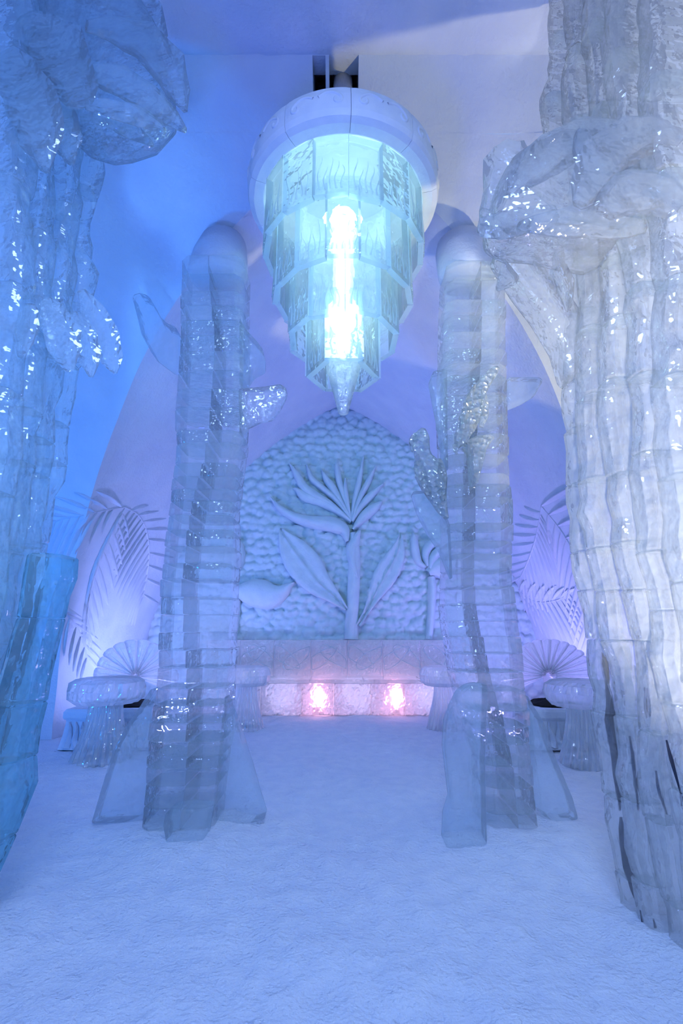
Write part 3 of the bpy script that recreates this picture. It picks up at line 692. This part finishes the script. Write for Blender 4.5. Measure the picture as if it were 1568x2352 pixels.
table('mushroom ice table before the right end of the glowing bench', 1024, 1668, 1530, 0.32, 4, 0.5)
b = at(540, 1655, 7.4); st = thing('ice_stool', 'small square ice stool behind the left bench-end table', 'stool', (b.x-0.06, 7.72, 0))
o = slab('seat', st.location.x-0.2, st.location.x+0.2, 7.55, 7.88, 0.38, 0.46, ICE_CARVED, st)
o = slab('base', st.location.x-0.16, st.location.x+0.16, 7.58, 7.85, -0.02, 0.38, ICE_CARVED, st, 0, 0.01, 4)

# ------------------------------------------------------------------ fan-backed chairs
def chair(label, cx, hubpx, arc, seed, spans):
    Yc = 6.56
    hub = at(*hubpx, Yc); t = thing('fan_chair', label, 'chair', (hub.x, Yc-0.35, 0), 'fan-backed snow chairs')
    r = random.Random(seed)
    # seat block with carved grass skirt
    w = 0.50
    rings = []
    for (q, z) in ((1.08, -0.02), (1.02, 0.12), (0.98, 0.27), (1.0, 0.29)):
        rings.append([Vector((hub.x+sx*w*q, Yc-0.32+sy*0.30*q, z)) for sx, sy in ((-1, -1), (-0.5, -1.04), (0, -1), (0.5, -1.04), (1, -1), (1, 1), (-1, 1))])
    loft('seat_base', rings, SNOW, t)
    rings = []
    for (q, z) in ((1.02, 0.29), (1.05, 0.31), (1.05, 0.37), (1.0, 0.40)):
        rings.append([Vector((hub.x+sx*w*q, Yc-0.32+sy*0.30*q, z)) for sx, sy in ((-1, -1), (-0.5, -1.04), (0, -1), (0.5, -1.04), (1, -1), (1, 1), (-1, 1))])
    loft('seat', rings, SNOW, t)
    V = []
    for k in range(11):
        x = hub.x-w+2*w*(k+0.5)/11
        V = [(Vector((x+r.uniform(-.02, .02)+0.02*math.sin(q*3+k), Yc-0.645-0.02*(1-q), 0.01+0.26*q)), Vector((0, -1, 0)), 0.045*(1-q)+0.004) for q in (0, .25, .5, .75, 1)]
        strip('grass_blade', V, [(-1, 0), (0, 0.03), (1, 0)], SNOW, t, None, False, 0.01)
    # petals of the fan back
    n = len(arc)-1
    for k in range(n):
        (ax, ay), (bx_, by_) = arc[k], arc[k+1]
        A, B = at(ax, ay, Yc), at(bx_, by_, Yc); m = (A+B)/2; h = hub
        tip = m+(m-h)*0.05
        e = 0.04
        pA = h+(A-h)*0.06; pB = h+(B-h)*0.06
        out = [pA, h+(A-h)*0.5+(B-A)*0.02, A+(B-A)*0.06, A+(B-A)*0.3+(m-h)*0.035, B+(A-B)*0.3+(m-h)*0.035, B+(A-B)*0.06, h+(B-h)*0.5+(A-B)*0.02, pB]
        f = [p+Vector((0, -0.035 if k % 2 else -0.015, 0)) for p in out]; bk = [p+Vector((0, 0.06, 0)) for p in out]
        o = loft('fan_petal', [f, bk], [ICE_CARVED, FROST], t); bevel(o, 0.008, 1)
        # vein along the petal
        V = [(h+(m-h)*q+Vector((0, -0.036 if k % 2 else -0.016, 0)), Vector((0, -1, 0)), 0.010*(1.1-q)) for q in (0.15, 0.4, 0.65, 0.9)]
        sv = strip('vein', V, [(-1, 0), (0, 0.012), (1, 0)], FROST, None, None, True, 0.004); sv.parent = o
        for v in sv.data.vertices: v.co -= t.location
    return t, hub
def arc_px(cx, cy, rx, ry, a0, a1, n):
    return [(cx+rx*math.cos(math.radians(a0+(a1-a0)*k/n)), cy-ry*math.sin(math.radians(a0+(a1-a0)*k/n))) for k in range(n+1)]
lc, lh = chair('snow chair with a faceted ice fan back by the left wall', 0, (312, 1553), arc_px(312, 1560, 94, 90, 198, -22, 12), 5, None)
rc, rh = chair('snow chair with a many-petalled ice fan back by the right wall', 0, (1258, 1550), arc_px(1258, 1568, 108, 98, 200, -28, 20), 6, None)
def hide(label, cx, yc, seed):
    V = []; F = []; n, m = 20, 12
    for j in range(m+1):
        for i in range(n+1):
            u = -1+2*i/n; v = -1+2*j/m
            x = cx+0.30*u*(1-0.15*abs(v))+0.03*noise.noise(Vector((u*2, v*2, seed))); y = yc+0.22*v*(1-0.25*u*u)
            z = 0.415+0.055*(1-u*u)*(1-v*v)+0.05*max(0, noise.noise(Vector((u*2.2, v*2.2, seed+5))))
            V.append((x, y, z))
    b0 = len(V)
    V += [(x, y, 0.405) for (x, y, z) in V]
    for j in range(m):
        for i in range(n):
            a = j*(n+1)+i; F.append((a, a+1, a+n+2, a+n+1)); F.append((b0+a, b0+a+n+1, b0+a+n+2, b0+a+1))
    edge = [i for i in range(n+1)]+[j*(n+1)+n for j in range(1, m+1)]+[m*(n+1)+i for i in range(n-1, -1, -1)]+[j*(n+1) for j in range(m-1, 0, -1)]
    for k in range(len(edge)):
        a, c = edge[k], edge[(k+1) % len(edge)]; F.append((a, c, b0+c, b0+a))
    return tag(mesh('fur_hide', V, F, BLACK, None, True), label, 'hide', 'black hides on the chairs')
hide('black fur hide on the seat of the left fan-backed chair', lh.x+0.05, 6.24, 1)
hide('black fur hide on the seat of the right fan-backed chair', rh.x-0.06, 6.24, 2)

# ------------------------------------------------------------------ flower relief on the end wall
NRM = Vector((0, -1, 0)); WY = END_Y-0.03
ROUND = [(-1, 0), (-0.92, 0.05), (-0.7, 0.085), (-0.35, 0.11), (0, 0.118), (0.35, 0.11), (0.7, 0.085), (0.92, 0.05), (1, 0)]
CUPPED = [(-1, 0), (-0.95, 0.07), (-0.85, 0.10), (-0.6, 0.085), (-0.3, 0.062), (-0.06, 0.045), (0, 0.075), (0.06, 0.045), (0.3, 0.062), (0.6, 0.085), (0.85, 0.10), (0.95, 0.07), (1, 0)]
def rel(name, pth, parent, prof=ROUND, n=24, rip=None, scale=1.0, lift=0.0):
    pp = smooth_path5([(x, y, w, 1, 1) for (x, y, w) in pth], n)
    pts = []
    for q in pp:
        p = at(q[0], q[1], WY-lift); pts.append((p, NRM, max(0.5, q[2])*0.0076))
    return strip(name, pts, [(u, h*scale) for u, h in prof], CARVED, parent, rip, True, 0.05)
fl = thing('flower_relief', 'large bird-of-paradise flower relief carved in the middle of the end wall', 'relief', at(800, 1470, END_Y))
rel('stem', [(806, 1468, 17), (808, 1420, 16), (812, 1340, 15), (814, 1270, 14), (810, 1225, 9)], fl, scale=1.1)
rel('stem_sheath', [(822, 1332, 2), (812, 1300, 10), (808, 1262, 15), (816, 1240, 12), (826, 1220, 3)], fl, scale=1.35)
rel('spathe', [(622, 1144, 2), (645, 1170, 8), (680, 1190, 12), (720, 1200, 16), (760, 1204, 19), (790, 1218, 15), (798, 1246, 4)], fl, scale=1.4)
pet = [[(806, 1200, 4), (770, 1172, 9), (735, 1150, 15), (700, 1140, 14), (682, 1126, 5), (672, 1124, 1)],
       [(806, 1198, 4), (760, 1160, 8), (725, 1140, 12), (698, 1120, 12), (682, 1092, 9), (664, 1064, 1)],
       [(806, 1196, 4), (772, 1150, 7), (738, 1120, 8), (716, 1100, 8), (704, 1068, 2)],
       [(806, 1194, 4), (780, 1150, 8), (762, 1120, 11), (748, 1100, 8), (738, 1078, 1)],
       [(806, 1192, 4), (792, 1150, 7), (780, 1110, 9), (774, 1080, 7), (774, 1054, 1)],
       [(806, 1194, 3), (798, 1160, 6), (793, 1130, 7), (792, 1100, 2)],
       [(806, 1196, 4), (814, 1150, 7), (824, 1110, 8), (834, 1050, 2)],
       [(808, 1198, 4), (824, 1150, 7), (844, 1110, 8), (862, 1072, 2)],
       [(808, 1200, 4), (826, 1168, 8), (850, 1140, 10), (880, 1112, 2)],
       [(810, 1218, 4), (832, 1190, 12), (852, 1172, 13), (868, 1160, 8), (878, 1152, 1)]]
for k, p in enumerate(pet): rel('petal', p, fl, scale=1.0+0.05*(k % 3), lift=0.01*(k % 2))
vein = lambda s, u: 0.045*((s*9-abs(u)*1.6) % 1.0)
rel('leaf', [(796, 1400, 4), (768, 1372, 16), (730, 1338, 32), (700, 1300, 42), (672, 1262, 34), (652, 1230, 14), (645, 1214, 1)], fl, CUPPED, 48, vein, 1.15)
rel('leaf', [(822, 1436, 6), (842, 1402, 8), (862, 1362, 18), (884, 1322, 28), (906, 1282, 24), (916, 1250, 12), (918, 1224, 1)], fl, CUPPED, 48, vein, 1.1)
f2 = thing('flower_relief', 'smaller flower relief at the right of the end wall beside the trunk', 'relief', at(985, 1470, END_Y))
rel('stem', [(984, 1468, 9), (990, 1400, 9), (992, 1350, 10), (990, 1325, 8)], f2)
rel('petal', [(978, 1304, 3), (960, 1290, 9), (952, 1262, 11), (950, 1238, 9), (947, 1224, 1)], f2)
rel('petal', [(980, 1302, 4), (976, 1275, 10), (985, 1255, 12), (1005, 1245, 10), (1030, 1238, 2)], f2, scale=1.2)
rel('petal', [(984, 1308, 6), (992, 1285, 12), (1010, 1265, 12), (1040, 1258, 4)], f2, scale=1.3)
rel('bud', [(982, 1318, 10), (1000, 1306, 24), (1030, 1300, 26), (1060, 1310, 10)], f2, scale=1.3)
f3 = thing('flower_relief', 'rounded leaf and tall stem relief at the left of the end wall', 'relief', at(545, 1470, END_Y))
rel('stem', [(532, 1468, 11), (540, 1420, 10), (544, 1380, 8), (536, 1345, 8), (536, 1300, 12), (545, 1270, 12), (540, 1240, 3)], f3)
rel('leaf', [(540, 1352, 4), (560, 1358, 24), (590, 1362, 34), (620, 1368, 32), (645, 1362, 20), (665, 1346, 8), (676, 1338, 1)], f3, scale=1.5)
rel('leaf', [(552, 1310, 2), (554, 1280, 10), (548, 1250, 10), (544, 1236, 1)], f3, scale=1.2)

# ------------------------------------------------------------------ palm fronds carved on the side walls
WEDGE = [(-1, 0.0), (-0.92, 0.034), (-0.4, 0.022), (0.3, 0.010), (1, 0.0)]
def surf_strip(name, pth, parent, prof, n, hw_scale=1.0, sc=1.0):
    pp = smooth_path5([(x, y, w, 1, 1) for (x, y, w) in pth], n); pts = []
    for q in pp:
        p, nn = hit_n(q[0], q[1]); d = p.y/ray(q[0], q[1]).y
        pts.append((p, nn, max(0.4, q[2])*d*hw_scale))
    return strip(name, pts, [(u, h*sc) for u, h in prof], SNOW, parent, None, True, 0.02)
def frond(label, rib_, leaflets, w=6.0, group=None, flip=1):
    p0 = hit(*rib_[0][:2]); t = thing('palm_frond_relief', label, 'relief', p0, group)
    surf_strip('midrib', [(x, y, 2.6) for x, y in rib_], t, [(-1, 0), (-0.5, 0.02), (0.5, 0.02), (1, 0)], 16)
    path = smooth_path([(x, y, 0) for x, y in rib_], 60)
    for (s, dx, dy, ln, bend) in leaflets:
        k = min(59, max(0, int(s*59))); b = path[k]
        d = Vector((dx, dy, 0)).normalized(); pr = Vector((-d.y, d.x, 0))
        pts = []
        for q in (0, 0.2, 0.45, 0.7, 0.9, 1.0):
            c = b+d*(ln*q)+pr*(bend*q*q)
            pts.append((c.x, c.y, w*(0.12+3.2*q*(1-q) if q < 1 else 0.05)))
        surf_strip('leaflet', pts, t, [(u*flip, h) for u, h in WEDGE][::flip], 7, 1.0, 1.15)
    return t
def fan(n, s0, s1, a0, a1, l0, l1, b0=0, b1=0):
    out = []
    for k in range(n):
        q = k/(n-1); a = math.radians(a0+(a1-a0)*q); L = l0+(l1-l0)*math.sin(math.pi*q)
        out.append((s0+(s1-s0)*q, math.cos(a), -math.sin(a), L, b0+(b1-b0)*q))
    return out
gl, gr = 'palm fronds carved on the left wall', 'palm fronds carved on the right wall'
frond('palm frond relief reaching left beside the blue tree', [(287, 1165), (240, 1172), (190, 1183), (140, 1192), (104, 1214), (80, 1244)], fan(8, 0.05, 0.9, 142, 196, 70, 110, -6, 4)+fan(12, 0.12, 0.98, 232, 256, 60, 150, -14, -6), 8, gl)
frond('palm frond relief drooping straight down the left wall', [(287, 1165), (268, 1196), (246, 1236), (226, 1284), (210, 1340), (200, 1400), (198, 1440)], fan(12, 0.08, 0.98, 235, 262, 60, 110, -18, -6)+fan(11, 0.08, 0.98, 300, 282, 60, 100, 18, 6), 9, gl)
frond('palm frond relief bending right behind the left trunk', [(287, 1165), (316, 1182), (334, 1214), (342, 1262), (338, 1320), (326, 1380)], fan(9, 0.1, 0.95, 30, -30, 40, 60, 10, 0)+fan(16, 0.1, 0.98, 232, 242, 70, 150, -8, -14), 6, gl)
frond('low small palm frond relief above the left table', [(100, 1366), (136, 1394), (168, 1430), (190, 1474), (200, 1520)], fan(8, 0.05, 0.95, 262, 252, 60, 90, -8, -4)+fan(7, 0.1, 0.9, 350, 318, 50, 70, 12, 8), 7, gl)
frond('palm frond relief spreading right beside the pale tree', [(1244, 1163), (1284, 1212), (1318, 1270), (1344, 1334), (1366, 1410), (1380, 1460)], fan(10, 0.0, 0.9, 28, -24, 80, 70, -8, 6)+fan(13, 0.08, 0.98, 262, 240, 70, 130, -16, -10), 9, gr, -1)
frond('palm frond relief drooping left behind the right trunk', [(1244, 1163), (1238, 1200), (1228, 1244), (1212, 1290), (1194, 1330)], fan(9, 0.1, 0.95, 172, 205, 40, 60, 8, 0)+fan(14, 0.12, 0.98, 300, 285, 80, 150, 10, 14), 6, gr, -1)
frond('low palm frond relief above the right fan-backed chair', [(1186, 1350), (1216, 1376), (1248, 1384), (1286, 1376), (1310, 1360)], fan(14, 0.05, 0.98, 296, 306, 70, 120, 6, 10)+fan(7, 0.1, 0.9, 75, 40, 30, 50, 6, 4), 5.5, gr, -1)
